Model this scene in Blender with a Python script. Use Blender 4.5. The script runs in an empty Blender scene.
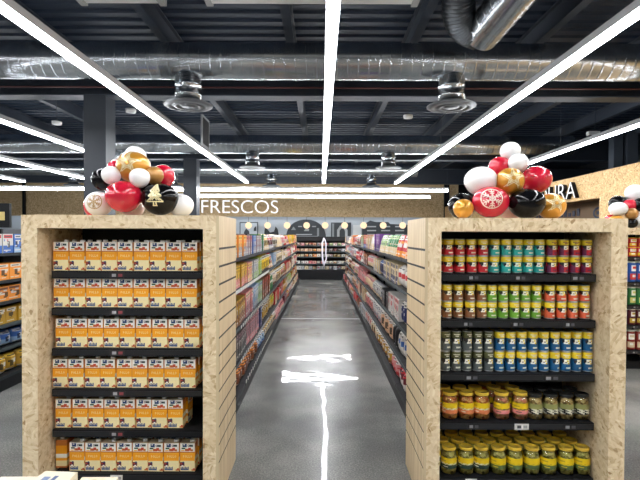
import bpy, bmesh, math, random
from math import sin, cos, pi, radians, sqrt
from mathutils import Vector, Matrix
rnd = random.Random(7)
S = bpy.context.scene
C = S.collection

# ------------------------------------------------------------------ camera
FPX, EYE, HX, HY, ROLL = 470.0, 1.6, 321.0, 235.5, 0.27
cd = bpy.data.cameras.new('camera'); cam = bpy.data.objects.new('camera', cd); C.objects.link(cam)
cd.sensor_width = 36; cd.lens = FPX / 640 * 36; cd.clip_start = .05; cd.clip_end = 200
cam.matrix_world = (Matrix.Translation((0, 0, EYE)) @ Matrix.Rotation(math.atan((HX - 320) / FPX), 4, 'Z')
                    @ Matrix.Rotation(pi / 2 - math.radians(1.0), 4, 'X') @ Matrix.Rotation(radians(ROLL), 4, 'Z'))
S.camera = cam; cd.shift_y = (FPX * math.tan(math.radians(1.0)) - (240 - HY)) / 640
def P(px, py, d):
    return Vector(((px - HX) * d / FPX, d, EYE + (HY + math.tan(radians(ROLL)) * (px - HX) - py) * d / FPX))
def W(n, d): return n * d / FPX

# ------------------------------------------------------------------ materials
def lin(c):
    if isinstance(c, str): c = tuple(int(c[i:i + 2], 16) for i in (0, 2, 4))
    f = lambda v: v / 12.92 if v <= .04045 else ((v + .055) / 1.055) ** 2.4
    return tuple(f(v / 255) for v in c) + (1.0,)
_m = {}
def M(c, rough=.45, metal=0.0, coat=0.0, spec=.5):
    k = (c, rough, metal, coat, spec)
    if k in _m: return _m[k]
    m = bpy.data.materials.new('finish'); m.use_nodes = True
    b = m.node_tree.nodes['Principled BSDF']
    b.inputs['Base Color'].default_value = lin(c); b.inputs['Roughness'].default_value = rough
    b.inputs['Metallic'].default_value = metal; b.inputs['Coat Weight'].default_value = coat
    b.inputs['Specular IOR Level'].default_value = spec
    b.inputs['Coat Roughness'].default_value = .08
    _m[k] = m; return m
def emit(c, s):
    m = bpy.data.materials.new('glow'); m.use_nodes = True; nt = m.node_tree; nt.nodes.clear()
    e = nt.nodes.new('ShaderNodeEmission'); o = nt.nodes.new('ShaderNodeOutputMaterial')
    e.inputs[0].default_value = lin(c); e.inputs[1].default_value = s
    nt.links.new(e.outputs[0], o.inputs[0]); return m
class NT:
    def __init__(s, name):
        s.m = bpy.data.materials.new(name); s.m.use_nodes = True; s.t = s.m.node_tree; s.b = s.t.nodes['Principled BSDF']
    def n(s, ty, **k):
        x = s.t.nodes.new('ShaderNode' + ty)
        for a, v in k.items():
            if a.startswith('i_'): x.inputs[a[2:].replace('_', ' ')].default_value = v
            else: setattr(x, a, v)
        return x
    def l(s, a, b): s.t.links.new(a, b)
    def ramp(s, fac, stops):
        r = s.n('ValToRGB'); e = r.color_ramp.elements
        while len(e) < len(stops): e.new(.5)
        for el, (p, c) in zip(e, stops): el.position = p; el.color = lin(c)
        s.l(fac, r.inputs[0]); return r
def osb(name, stops, scale=1.0, seed=0):
    t = NT(name); co = t.n('TexCoord')
    mp = t.n('Mapping'); mp.inputs['Location'].default_value = (seed, seed * 1.7, seed * .6); t.l(co.outputs['Object'], mp.inputs[0])
    cols = []
    for k, (sc, big) in enumerate(((1.0, 9), (1.5, 14))):
        va = t.n('TexVoronoi'); va.inputs['Scale'].default_value = big * scale; t.l(mp.outputs[0], va.inputs['Vector'])
        sp = t.n('SeparateColor'); t.l(va.outputs['Color'], sp.inputs[0])
        mu = t.n('Math', operation='MULTIPLY'); mu.inputs[1].default_value = 6.28; t.l(sp.outputs[k], mu.inputs[0])
        vr = t.n('VectorRotate', rotation_type='AXIS_ANGLE'); vr.inputs['Axis'].default_value = (.35, 1, .25)
        t.l(mp.outputs[0], vr.inputs['Vector']); t.l(mu.outputs[0], vr.inputs['Angle'])
        m2 = t.n('Mapping'); m2.inputs['Scale'].default_value = (18 * sc * scale, 40 * sc * scale, 65 * sc * scale); t.l(vr.outputs[0], m2.inputs[0])
        vb = t.n('TexVoronoi'); vb.inputs['Scale'].default_value = 1.0; t.l(m2.outputs[0], vb.inputs['Vector'])
        s2 = t.n('SeparateColor'); t.l(vb.outputs['Color'], s2.inputs[0]); cols.append(s2.outputs[0])
    mx = t.n('Math', operation='ADD'); t.l(cols[0], mx.inputs[0]); t.l(cols[1], mx.inputs[1])
    mh = t.n('Math', operation='MULTIPLY'); mh.inputs[1].default_value = .5; t.l(mx.outputs[0], mh.inputs[0])
    r = t.ramp(mh.outputs[0], stops); t.l(r.outputs[0], t.b.inputs['Base Color'])
    t.b.inputs['Roughness'].default_value = .6; t.b.inputs['Specular IOR Level'].default_value = .3
    return t.m
OSB = osb('strand_board', [(0, (150, 112, 72)), (.12, (200, 172, 130)), (.4, (222, 200, 162)), (.8, (233, 214, 180)), (1, (242, 227, 198))], .8)
OSBW = osb('strand_board_wall', [(0, (140, 108, 70)), (.25, (196, 166, 122)), (.5, (216, 188, 144)), (.8, (234, 210, 168)), (1, (246, 228, 192))], .6, 3)
def veneer():
    t = NT('pale_veneer'); co = t.n('TexCoord'); mp = t.n('Mapping'); mp.inputs['Scale'].default_value = (60, 52, 1.8)
    t.l(co.outputs['Object'], mp.inputs[0]); nz = t.n('TexNoise'); nz.inputs['Scale'].default_value = 1; nz.inputs['Detail'].default_value = 4
    t.l(mp.outputs[0], nz.inputs['Vector'])
    r = t.ramp(nz.outputs[0], [(.25, (176, 150, 112)), (.5, (210, 188, 150)), (.75, (228, 210, 176))])
    t.l(r.outputs[0], t.b.inputs['Base Color']); t.b.inputs['Roughness'].default_value = .5; return t.m
VENEER = veneer()
OSBR = osb('strand_board_side', [(0, (128, 96, 58)), (.25, (184, 148, 98)), (.5, (204, 168, 116)), (.8, (222, 188, 136)), (1, (236, 208, 162))], .7, 5)
def concrete():
    t = NT('polished_concrete'); co = t.n('TexCoord')
    n1 = t.n('TexNoise'); n1.inputs['Scale'].default_value = 1.1; n1.inputs['Detail'].default_value = 6; t.l(co.outputs['Object'], n1.inputs['Vector'])
    n2 = t.n('TexNoise'); n2.inputs['Scale'].default_value = 90; n2.inputs['Detail'].default_value = 3; t.l(co.outputs['Object'], n2.inputs['Vector'])
    ad = t.n('Math', operation='ADD'); mu = t.n('Math', operation='MULTIPLY'); mu.inputs[1].default_value = .7
    t.l(n2.outputs[0], mu.inputs[0]); t.l(n1.outputs[0], ad.inputs[0]); t.l(mu.outputs[0], ad.inputs[1])
    r = t.ramp(ad.outputs[0], [(.55, (80, 81, 80)), (.84, (115, 116, 113)), (1, (146, 145, 141))])
    t.l(r.outputs[0], t.b.inputs['Base Color'])
    n3 = t.n('TexNoise'); n3.inputs['Scale'].default_value = 2.2; n3.inputs['Detail'].default_value = 1; t.l(co.outputs['Object'], n3.inputs['Vector'])
    bp = t.n('Bump'); bp.inputs['Strength'].default_value = .12; bp.inputs['Distance'].default_value = .05; t.l(n3.outputs[0], bp.inputs['Height']); t.l(bp.outputs[0], t.b.inputs['Normal'])
    rr = t.n('MapRange'); rr.inputs['To Min'].default_value = .2; rr.inputs['To Max'].default_value = .3; t.b.inputs['Coat Weight'].default_value = .36; t.b.inputs['Coat Roughness'].default_value = .025; t.b.inputs['Coat IOR'].default_value = 1.35; t.l(bp.outputs[0], t.b.inputs['Coat Normal']); t.l(n1.outputs[0], rr.inputs['Value']); t.l(rr.outputs[0], t.b.inputs['Roughness'])
    t.b.inputs['IOR'].default_value = 1.45; t.b.inputs['Specular IOR Level'].default_value = .12; return t.m
CONCRETE = concrete()
def galv():
    t = NT('galvanised_steel'); co = t.n('TexCoord'); n1 = t.n('TexNoise'); n1.inputs['Scale'].default_value = 3; n1.inputs['Detail'].default_value = 4
    t.l(co.outputs['Object'], n1.inputs['Vector']); r = t.ramp(n1.outputs[0], [(.3, (176, 182, 188)), (.7, (206, 211, 215))])
    t.l(r.outputs[0], t.b.inputs['Base Color']); t.b.inputs['Metallic'].default_value = 1; t.b.inputs['Roughness'].default_value = .26; return t.m
GALV = galv()
def olives(name, stops, sc):
    t = NT(name); co = t.n('TexCoord'); v = t.n('TexVoronoi'); v.inputs['Scale'].default_value = sc; t.l(co.outputs['Object'], v.inputs['Vector'])
    s = t.n('SeparateColor'); t.l(v.outputs['Color'], s.inputs[0]); r = t.ramp(s.outputs[0], stops)
    t.l(r.outputs[0], t.b.inputs['Base Color']); t.b.inputs['Roughness'].default_value = .3
    bp = t.n('Bump'); bp.inputs['Strength'].default_value = .8; bp.inputs['Distance'].default_value = .01; bp.invert = True
    t.l(v.outputs['Distance'], bp.inputs['Height']); t.l(bp.outputs[0], t.b.inputs['Normal']); return t.m
OL_OR = olives('orange_pickles', [(0, (150, 66, 26)), (.5, (222, 116, 44)), (1, (244, 186, 100))], 62)
OL_PK = olives('mixed_pickles', [(0, (140, 100, 50)), (.5, (206, 166, 90)), (1, (226, 130, 104))], 62)
OL_GR = olives('green_olives', [(0, (104, 102, 36)), (.5, (166, 160, 70)), (1, (212, 204, 116))], 60)
OL_BR = olives('brown_olives', [(0, (104, 82, 38)), (.5, (172, 138, 74)), (1, (214, 190, 120))], 60)
def glass():
    m = bpy.data.materials.new('clear_glass'); m.use_nodes = True; nt = m.node_tree; nt.nodes.clear()
    o = nt.nodes.new('ShaderNodeOutputMaterial'); mx = nt.nodes.new('ShaderNodeMixShader'); tr = nt.nodes.new('ShaderNodeBsdfTransparent')
    gl = nt.nodes.new('ShaderNodeBsdfGlossy'); gl.inputs['Roughness'].default_value = .04; fr = nt.nodes.new('ShaderNodeFresnel')
    nt.links.new(fr.outputs[0], mx.inputs[0]); nt.links.new(tr.outputs[0], mx.inputs[1]); nt.links.new(gl.outputs[0], mx.inputs[2]); nt.links.new(mx.outputs[0], o.inputs[0])
    return m
GLASS = glass()
BLACK = M((24, 25, 27), .55, 0, 0, .2); SHELFB = M((23, 24, 27), .55, 0, 0, .2); DARKST = M((43, 50, 60), .5); DECK = M((54, 67, 86), .55)
GIRD = M((68, 76, 88), .5); WHITE = M((235, 236, 236), .4); PAPER = M((240, 238, 232), .5)
RUBBER = M((20, 20, 22), .6)
STRIP = emit((250, 252, 255), 50.0)
STRIPX = emit((250, 252, 255), 64.0)
GLOBE = emit((255, 232, 190), 1.25)
SIGNW = emit((255, 255, 255), 1.3)

# ------------------------------------------------------------------ mesh helpers
class MB:
    def __init__(s): s.bm = bmesh.new(); s.mats = []
    def mi(s, m):
        if m not in s.mats: s.mats.append(m)
        return s.mats.index(m)
    def quad(s, pts, m, smooth=False):
        f = s.bm.faces.new([s.bm.verts.new(p) for p in pts]); f.material_index = s.mi(m); f.smooth = smooth; return f
    def box(s, x0, x1, y0, y1, z0, z1, m, mats=None):
        v = [s.bm.verts.new((x, y, z)) for x in (x0, x1) for y in (y0, y1) for z in (z0, z1)]
        for k, ids in (('l', (0, 1, 3, 2)), ('r', (4, 6, 7, 5)), ('f', (0, 4, 5, 1)), ('b', (2, 3, 7, 6)), ('d', (0, 2, 6, 4)), ('t', (1, 5, 7, 3))):
            f = s.bm.faces.new([v[i] for i in ids]); f.material_index = s.mi((mats or {}).get(k, m))
        return s
    def lathe(s, prof, n, m, cen=(0, 0, 0), smooth=True, cap0=True, cap1=True, art=None):
        rings = []
        for r, z in prof:
            rings.append([s.bm.verts.new((cen[0] + r * sin(2 * pi * (i + .5) / n), cen[1] - r * cos(2 * pi * (i + .5) / n), cen[2] + z)) for i in range(n)])
        for j in range(len(prof) - 1):
            for i in range(n):
                f = s.bm.faces.new([rings[j][i], rings[j][(i + 1) % n], rings[j + 1][(i + 1) % n], rings[j + 1][i]])
                f.material_index = s.mi(art(i, j) if art else m); f.smooth = smooth
        if cap0: f = s.bm.faces.new(rings[0][::-1]); f.material_index = s.mi(m)
        if cap1: f = s.bm.faces.new(rings[-1]); f.material_index = s.mi(m)
        return s
    def tube(s, pts, r, n, m, radii=None, caps=True):
        pts = [Vector(p) for p in pts]; rings = []; up = Vector((0, 0, 1)); prev = None
        for i, p in enumerate(pts):
            t = (pts[min(i + 1, len(pts) - 1)] - pts[max(i - 1, 0)]).normalized()
            if prev is None:
                a = t.cross(up if abs(t.z) < .9 else Vector((1, 0, 0))).normalized()
            else:
                a = (prev - t * prev.dot(t)).normalized()
            prev = a; b = t.cross(a); rr = radii[i] if radii else r
            rings.append([s.bm.verts.new(p + a * rr * cos(2 * pi * k / n) + b * rr * sin(2 * pi * k / n)) for k in range(n)])
        for j in range(len(pts) - 1):
            for i in range(n):
                f = s.bm.faces.new([rings[j][i], rings[j][(i + 1) % n], rings[j + 1][(i + 1) % n], rings[j + 1][i]]); f.material_index = s.mi(m); f.smooth = True
        if caps:
            for q in (rings[0], rings[-1]): f = s.bm.faces.new(q); f.material_index = s.mi(m)
        return s
    def mesh(s, name):
        bmesh.ops.recalc_face_normals(s.bm, faces=s.bm.faces[:])
        me = bpy.data.meshes.new(name); s.bm.to_mesh(me); s.bm.free()
        for m in s.mats: me.materials.append(m)
        return me
    def build(s, name, parent=None, loc=None, rz=0):
        return put(name, s.mesh(name), parent, loc, rz)
def put(name, me, parent=None, loc=None, rz=0):
    o = bpy.data.objects.new(name, me); C.objects.link(o)
    if parent is not None: o.parent = parent
    if loc is not None: o.location = loc
    if rz: o.rotation_euler.z = rz
    return o
LABELS = {}
def tag(o, label, cat, group=None):
    o['label'] = label; o['category'] = cat
    if group: o['group'] = group
    LABELS.setdefault(label, []).append(o.name)
    n = len(label.split())
    if n < 4 or n > 16: print('LABEL LENGTH', n, label)
    return o
def thing(name, loc, label, cat, group=None, rz=0):
    o = bpy.data.objects.new(name, None); C.objects.link(o); o.location = loc; o.rotation_euler.z = rz; o.empty_display_size = .1
    return tag(o, label, cat, group)
def struct(name, mb):
    o = mb.build(name); o['kind'] = 'structure'; return o
def clone(root, loc, rz, label, cat, group):
    r = root.copy(); C.objects.link(r); r.location = loc; r.rotation_euler.z = rz
    for ch in root.children:
        c = ch.copy(); C.objects.link(c); c.parent = r
        for g in ch.children:
            d = g.copy(); C.objects.link(d); d.parent = c
    tag(r, label, cat, group); return r
def ordn(i):
    w = 'first second third fourth fifth sixth seventh eighth ninth tenth eleventh twelfth thirteenth fourteenth'.split()
    if i <= 14: return w[i - 1]
    return f"{i}{'th' if 10 < i % 100 < 14 else {1: 'st', 2: 'nd', 3: 'rd'}.get(i % 10, 'th')}"

# ------------------------------------------------------------------ room shell
struct('floor', MB().box(-18, 12.5, -6, 27, -.1, 0, CONCRETE))
struct('trim_1', MB().box(-.75, .75, 8.99, 9.03, 0, .0015, M((196, 198, 198), .35)))
mb = MB(); zc, y = 4.95, -6.0
while y < 27:                                    # trapezoid roof sheeting, ribs across the room
    for (a, za), (b, zb) in zip([(0, 0), (.13, 0), (.16, .035), (.25, .035)], [(.13, 0), (.16, .035), (.25, .035), (.28, 0)]):
        mb.quad([(-18, y + a, zc + za), (12.5, y + a, zc + za), (12.5, y + b, zc + zb), (-18, y + b, zc + zb)], DECK)
    y += .28
mb.box(-18, 12.5, -6, 27, zc + .08, zc + .2, DECK)
struct('ceiling', mb)
struct('wall_left', MB().box(-18, -17.85, -6, 27, 0, 5.0, M((120, 122, 122), .7)))
struct('wall_near', MB().box(-18, 12.5, -6.15, -6, 0, 5.0, M((150, 148, 142), .7)))
PALEW = M((196, 204, 212), .6)
struct('wall_far', MB().box(-18, 7.2, 26, 26.15, 0, 5.0, PALEW))
struct('trim_2', MB().box(-17.8, 6.35, 24.4, 24.55, 2.56, 4.62, OSBW).box(6.62, 7.1, 24.4, 24.55, 2.56, 4.62, OSBW))
struct('trim_3', MB().box(6.36, 6.61, 24.3, 24.6, 0, 4.75, BLACK))
struct('trim_4', MB().box(-17.8, 7.1, 24.56, 26, 2.85, 2.92, M((205, 208, 210), .6)))
struct('wall_right_outer', MB().box(12.35, 12.5, -6, 27, 0, 5.0, M((60, 64, 70), .7)))
struct('wall_far_outer', MB().box(7.2, 12.5, 26, 26.15, 0, 5.0, M((60, 64, 70), .7)))
XR = 6.2; z1, zo = 3.06, 2.47
mb = MB().box(XR, XR + .15, -6, 10.5, 0, z1, OSBR).box(XR, XR + .15, 15.6, 23.6, 0, z1, OSBR)
mb.box(XR, XR + .15, 10.5, 15.6, zo, z1, OSBR).box(XR, XR + .15, 10.5, 15.6, 0, 1.0, OSBR)
struct('wall_right', mb)
BROWN = M((112, 86, 58), .6)
struct('trim_5', MB().box(XR + .75, XR + .8, 10.3, 15.8, .9, 2.6, BROWN).box(XR + .15, XR + .75, 10.3, 15.8, 2.5, 2.56, BROWN).box(XR + .15, XR + .75, 10.3, 10.45, .9, 2.5, BROWN).box(XR + .15, XR + .75, 15.65, 15.8, .9, 2.5, BROWN))
# steel frame of the roof
def beam(x0, x1, y0, y1, z0, z1_, m, name='beam'):
    mb = MB(); t = .018
    if x1 - x0 > y1 - y0:
        mb.box(x0, x1, y0, y1, z0, z0 + t, m).box(x0, x1, y0, y1, z1_ - t, z1_, m); c = (y0 + y1) / 2; mb.box(x0, x1, c - .01, c + .01, z0 + t, z1_ - t, DARKST)
    else:
        mb.box(x0, x1, y0, y1, z0, z0 + t, m).box(x0, x1, y0, y1, z1_ - t, z1_, m); c = (x0 + x1) / 2; mb.box(c - .01, c + .01, y0, y1, z0 + t, z1_ - t, m)
    return struct(name, mb)
for x in (-12.2, -10.25, -8.3, -6.35, -4.4, -2.46, -.5, 1.44, 3.4, 5.35, 7.3, 9.25):
    beam(x - .065, x + .065, -5.8, 25.8, 4.62, 4.945, GIRD)
for yy in (1.2, 8.05, 14.6, 21.2):
    beam(-17.8, 12.3, yy - .15, yy + .15, 3.93, 4.61, GIRD)
for x, yy, w in ((-3.785, 8.05, .37), (-4.02, 14.6, .4), (8.72, 14.0, .26), (9.12, 14.0, .32), (9.6, 14.0, .28)):
    struct('column', MB().box(x - w / 2, x + w / 2, yy - w / 2, yy + w / 2, 0, 3.93 if yy != 14.0 else 4.95, M((44, 50, 58) if yy != 14.0 else (96, 106, 118), .5)))

# ------------------------------------------------------------------ lamps
def strip_light(x, y0, y1, z, label, along='y'):
    L = (y1 - y0) if along == 'y' else 0
    t = thing('strip_light', (x, y0, z) if along == 'y' else (x, y0, z), label, 'light', 'linear ceiling lights')
    return t
HOUS = M((190, 193, 196), .45)
def lamp_y(x, y0, y1, z, label):
    t = thing('strip_light', (x, y0, z), label, 'light', 'strip lights running along the aisles'); L = y1 - y0
    MB().box(-.055, .055, 0, L, .012, .085, HOUS).build('housing', t)
    MB().box(-.042, .042, .01, L - .01, -.016, .0118, STRIP).build('diffuser', t)
    for y in (1.5, 6.6, 13.8, 19.2):
        MB().tube([(0, y, .085), (0, y, (4.615 if x == -2.48 else 4.945) - z)], .004, 5, GIRD).build('suspension_wire', t)
def lamp_x(x0, x1, y, z, label, st=None):
    t = thing('strip_light', (x0, y, z), label, 'light', 'strip lights running across the back'); L = x1 - x0
    MB().box(0, L, -.05, .05, .012, .075, HOUS).build('housing', t)
    MB().box(.01, L - .01, -.035, .035, -.055, .0118, st or STRIPX).build('diffuser', t)
    x = .6
    while x < L:
        MB().tube([(x, 0, .075), (x, 0, (4.945 if y < 24 else 2.85) - z)], .004, 5, GIRD).build('suspension_wire', t); x += 3.0
ZL = 3.35
lamp_y(.085, -4, 15.7, ZL, 'white strip light hanging straight above the central aisle')
lamp_y(-2.48, -4, 15.7, ZL, 'long white strip light hanging above and beyond the carton display')
lamp_y(2.48, -4, 15.7, ZL, 'long white strip light hanging above and beyond the can display')
lamp_y(4.96, -4, 15.7, ZL, 'white strip light hanging nearest to the wooden side wall')
lamp_y(-4.96, -4, 15.7, ZL, 'white strip light passing just beside the wide dark column')
lamp_y(-7.44, -4, 15.7, ZL, 'white strip light, second one out beyond the wide dark column')
lamp_y(-9.92, -4, 15.7, ZL, 'white strip light, third one out beyond the wide dark column')
lamp_x(-14.5, 4.13, 15.35, 3.1, 'white cross strip light, the nearer and higher of the two')
lamp_x(-7.2, 4.15, 17.95, 3.1, 'white cross strip light just in front of the back fascia')

# ------------------------------------------------------------------ ducts
def duct(y, z, r, x0, x1, outs, label, glab):
    t = thing('ventilation_duct', (0, y, z), label, 'duct')
    pts, rad = [], []; x = x0
    while x < x1:
        for dx, k in ((0, 1.0), (.006, 1.0), (.126, 1.0), (.133, 1.0), (.137, 1.011), (.147, 1.011)): pts.append((x + dx, 0, 0)); rad.append(r * k)
        x += .152
    MB().tube(pts, r, 36, GALV, rad).build('duct_pipe', t)
    for ox in outs:
        zb = 3.495 - z
        pr = MB(); pr.lathe([(.19, zb + .05), (.19, zb + .16), (.197, zb + .165), (.197, zb + .18), (.19, zb + .185), (.19, zb + .3), (.197, zb + .305), (.197, zb + .32), (.19, zb + .325), (.19, -r * .8)], 28, GALV, (0, 0, 0))
        bp = pr.build('branch_pipe', t, (ox, 0, 0))
        d = MB(); d.lathe([(.0, zb + .004), (.10, zb + .004), (.105, zb + .018), (.15, zb + .018), (.155, zb), (.20, zb), (.205, zb + .016), (.25, zb + .016), (.26, zb - .004), (.35, zb + .012), (.36, zb + .03), (.30, zb + .06), (.2, zb + .07)], 40, M((112, 116, 120), .45, .3), cap0=False)
        d.build('diffuser', bp)
    return t
duct(7.0, 4.17, .26, -17.7, 12.2, (-9.75, -5.85, -1.98, 1.92, 5.82), 'galvanised spiral duct crossing the ceiling, nearest of the three', '')
duct(13.35, 4.17, .26, -17.7, 7.0, (-9.75, -5.85, -1.95, 1.9), 'galvanised spiral duct crossing midway, second of three', '')
duct(18.4, 4.17, .26, -17.7, 3.6, (-9.7, -5.8, -1.95, 1.95), 'galvanised spiral duct nearest to the back fascia', '')
t = thing('feeder_duct', (2.12, 6.3, 4.29), 'shiny steel feeder pipe with ribbed hose above the near duct', 'duct')
pts, rad = [], []
A, B = Vector((0, 0, 0)), Vector((.36, -2.48, .40))
for i in range(15):
    p = A.lerp(B, i / 15); q = A.lerp(B, (i + .9) / 15)
    pts += [p, A.lerp(B, (i + .04) / 15), A.lerp(B, (i + .86) / 15), q, A.lerp(B, (i + .92) / 15), A.lerp(B, (i + .98) / 15)]; rad += [.24, .24, .24, .24, .245, .245]
MB().tube(pts, .24, 36, GALV, rad).build('duct_pipe', t)
pts, rad = [], []
for i in range(90):
    a = i / 89
    p = Vector((-.02, .0, -.0)).lerp(Vector((-.42, -.5, .47)), a) + Vector((-.10 * sin(a * pi), .12 * sin(a * pi), -.10 * sin(a * pi)))
    pts.append(p); rad.append(.185 if i % 4 < 2 else .21)
MB().tube(pts, .25, 30, M((96, 100, 104), .35, .9), rad).build('ribbed_hose', t)
MB().tube([(-.42, -.5, .45), (-.42, -.5, .655)], .05, 10, GALV).build('hanger', t)
o = MB().tube([(-17.6, 7.62, 3.98), (12.2, 7.62, 3.98)], .014, 8, M((84, 44, 44), .6)).build('sprinkler_pipe'); tag(o, 'thin dull red pipe running along under the near duct', 'pipe')

# white panels over the camera
def panel(x0, x1, label):
    t = thing('ceiling_panel', ((x0 + x1) / 2, 5.36, 4.46), label, 'panel', 'suspended white panels'); w = (x1 - x0) / 2
    MB().box(-w, w, -.5, .5, 0, .05, M((224, 226, 224), .5)).build('board', t)
    for sx in (-1, 1):
        MB().box(sx * w - .04, sx * w + .04, -.5, .53, -.02, .07, M((170, 172, 172), .4)).build('bracket', t)
        MB().tube([(sx * (w - .02), .4, .07), (sx * (w - .02), .4, .49)], .006, 6, GIRD).build('suspension_wire', t)
panel(-1.39, 1.14, 'long white panel hung from the roof over the central aisle')
panel(-2.95, -1.97, 'short white panel hung from the roof over the carton display')

lamp_x(-17.4, 6.5, 25.3, 2.75, 'added unseen strip light behind the back fascia, brightening the pale wall', emit((235, 244, 255), 7.0))  # unseen lamp added to brighten the recessed far wall
# small ceiling devices
def detector(px, py, d, label):
    p = P(px, py, d); t = thing('smoke_detector', (p.x, p.y, p.z), label, 'detector', 'smoke detectors')
    MB().lathe([(.05, -.03), (.10, -.02), (.11, .02), (.11, .05)], 20, WHITE).build('body', t)
    MB().tube([(0, 0, .05), (0, 0, 4.95 - p.z)], .008, 6, GIRD).build('stem', t)
detector(131, 112, 10, 'white round smoke detector hanging between column and long strip light')
detector(57, 124, 11, 'white round smoke detector hanging beyond the wide dark column')
detector(407, 118, 11, 'white round smoke detector between the can-side outlet and strip light')
p = P(592, 134, 12); t = thing('security_camera', p, 'small white security camera hanging above the wooden side wall', 'camera')
MB().box(-.16, .12, -.06, .06, -.05, .05, WHITE).build('body', t); MB().lathe([(.045, -.04), (.04, 0)], 16, BLACK, (-.1, 0, -.05)).build('lens', t)
MB().tube([(.03, 0, .05), (.03, 0, 4.95 - p.z)], .008, 8, GIRD).build('stem', t)
p = P(538, 45, 8.6); t = thing('junction_box', p, 'small white box fixed up beside a roof beam', 'box')
MB().box(-.12, .12, -.12, .12, -.05, .06, WHITE).build('case', t); MB().tube([(0, 0, .06), (0, 0, 4.95 - p.z)], .012, 8, GIRD).build('stem', t)
t = thing('hanging_sign', (-2.29, 9.0, 3.31), 'black hanging sign with grey frame seen edge on', 'sign')
MB().box(-.015, .015, 0, .56, 0, .6, M((150, 154, 158), .5)).build('sign_frame', t)
MB().box(-.02, .02, .05, .51, .05, .55, BLACK).build('sign_board', t)
for yy in (.08, .48): MB().tube([(0, yy, .6), (0, yy, 1.64)], .006, 6, GIRD).build('suspension_wire', t)

# ------------------------------------------------------------------ signs and far wall
def text_mesh(txt, size, depth, mats, name):
    cu = bpy.data.curves.new(name, 'FONT'); cu.body = txt; cu.size = size; cu.extrude = depth; cu.align_x = 'LEFT'; cu.offset = -.01
    ob = bpy.data.objects.new(name, cu); C.objects.link(ob); bpy.context.view_layer.update()
    me = bpy.data.meshes.new_from_object(ob.evaluated_get(bpy.context.evaluated_depsgraph_get())); bpy.data.objects.remove(ob)
    me.materials.clear()
    for m in mats: me.materials.append(m)
    for f in me.polygons: f.material_index = 0 if f.normal.z > .5 else len(mats) - 1
    return me
def fit(me, w, h):
    xs = [v.co.x for v in me.vertices]; ys = [v.co.y for v in me.vertices]
    for v in me.vertices:
        v.co.x = (v.co.x - min(xs)) * w / (max(xs) - min(xs)); v.co.y = (v.co.y - min(ys)) * h / (max(ys) - min(ys))
a, b = P(201.5, 213, 24.35), P(278, 200.5, 24.35)
me = text_mesh('FRESCOS', 1, .04, [SIGNW, WHITE], 'sign_lettering'); fit(me, b.x - a.x, b.z - a.z)
o = put('sign_lettering', me, None, (a.x, 24.355, a.z)); o.rotation_euler = (pi / 2, 0, 0); tag(o, 'white raised letters FRESCOS on the back wooden fascia', 'sign')
me = text_mesh('VERDURA', 1, .05, [SIGNW, BLACK], 'sign_lettering'); fit(me, 3.1, .40)  # black on the letter sides paints in their side shadows
o = put('sign_lettering', me, None, (XR - .06, 14.4, 2.53)); o.rotation_euler = (pi / 2, 0, -pi / 2); tag(o, 'white letters VERDURA with side shadows painted black on the wooden side wall', 'sign')
# blue marks on the brown recess
mb = MB(); INK = M((28, 36, 62), .5); x = XR + .74
for i in range(12):
    y0 = 15.2 - i * .22; h = .1 + .05 * (i * 7 % 3)
    mb.box(x - .01, x, y0 - .14, y0, 2.16, 2.16 + h, INK)
o = mb.build('lettering_print'); tag(o, 'dark blue lettering painted on the brown recess of side wall', 'sign')
mb = MB()
n = 28
for i in range(n):
    a0, a1 = 2 * pi * i / n, 2 * pi * (i + 1) / n
    mb.quad([(x - .012, 11.75 + .26 * cos(a0), 2.2 + .15 * sin(a0)), (x - .012, 11.75 + .26 * cos(a1), 2.2 + .15 * sin(a1)), (x - .012, 11.75 + .19 * cos(a1), 2.2 + .10 * sin(a1)), (x - .012, 11.75 + .19 * cos(a0), 2.2 + .10 * sin(a0))], INK)
mb.box(x - .012, x, 11.65, 11.85, 2.16, 2.24, INK)
o = mb.build('logo_print'); tag(o, 'dark blue oval emblem painted on the brown recess', 'emblem')

YW = 25.97
def flat(name, pts_px, d, m, label, cat, extra=(), thick=.098):
    """A board cut to an outline, hung on the pale wall; extra = [(polygon px, material)] printed on it."""
    mb = MB(); pts = [P(px, py, d) for px, py in pts_px]
    fr = [mb.bm.verts.new((p.x, d, p.z)) for p in pts]; bk = [mb.bm.verts.new((p.x, d + thick, p.z)) for p in pts]
    mb.bm.faces.new(fr).material_index = mb.mi(m); mb.bm.faces.new(bk[::-1]).material_index = mb.mi(m)
    for i in range(len(fr)):
        j = (i + 1) % len(fr); mb.bm.faces.new([fr[i], bk[i], bk[j], fr[j]]).material_index = mb.mi(m)
    for k, (poly, mm) in enumerate(extra):
        mb.quad([(P(px, py, d).x, d - .004 - .002 * (k % 3), P(px, py, d).z) for px, py in poly], mm)
    o = mb.build(name); return tag(o, label, cat)
R_ = lambda x0, y0, x1, y1: [(x0, y1), (x1, y1), (x1, y0), (x0, y0)]
SLATE = M((62, 68, 74), .6); CHALK = M((190, 196, 200), .6); GREYP = M((150, 158, 164), .6)
flat('framed_picture', R_(239.5, 222, 258, 238.5), 25.9, M((84, 92, 98), .5), 'framed pale picture with dark figures on the far wall', 'picture',
     [(R_(240.5, 223, 257, 238), M((206, 214, 222), .6)), ([(243, 238), (250, 238), (249, 231), (246, 228.5), (244, 232)], SLATE), ([(253.5, 231), (256.5, 231), (256, 226), (254, 228)], SLATE)])
flat('wall_cutout', [(264, 236), (279, 236), (277.5, 229), (275.5, 226.5), (274, 231.5), (270, 232.5), (267, 229), (265.5, 226), (264.5, 230)], 25.9, M((48, 52, 56), .6),
     'dark horn-shaped cut-out on the far wall behind pale globes', 'decoration')
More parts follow.
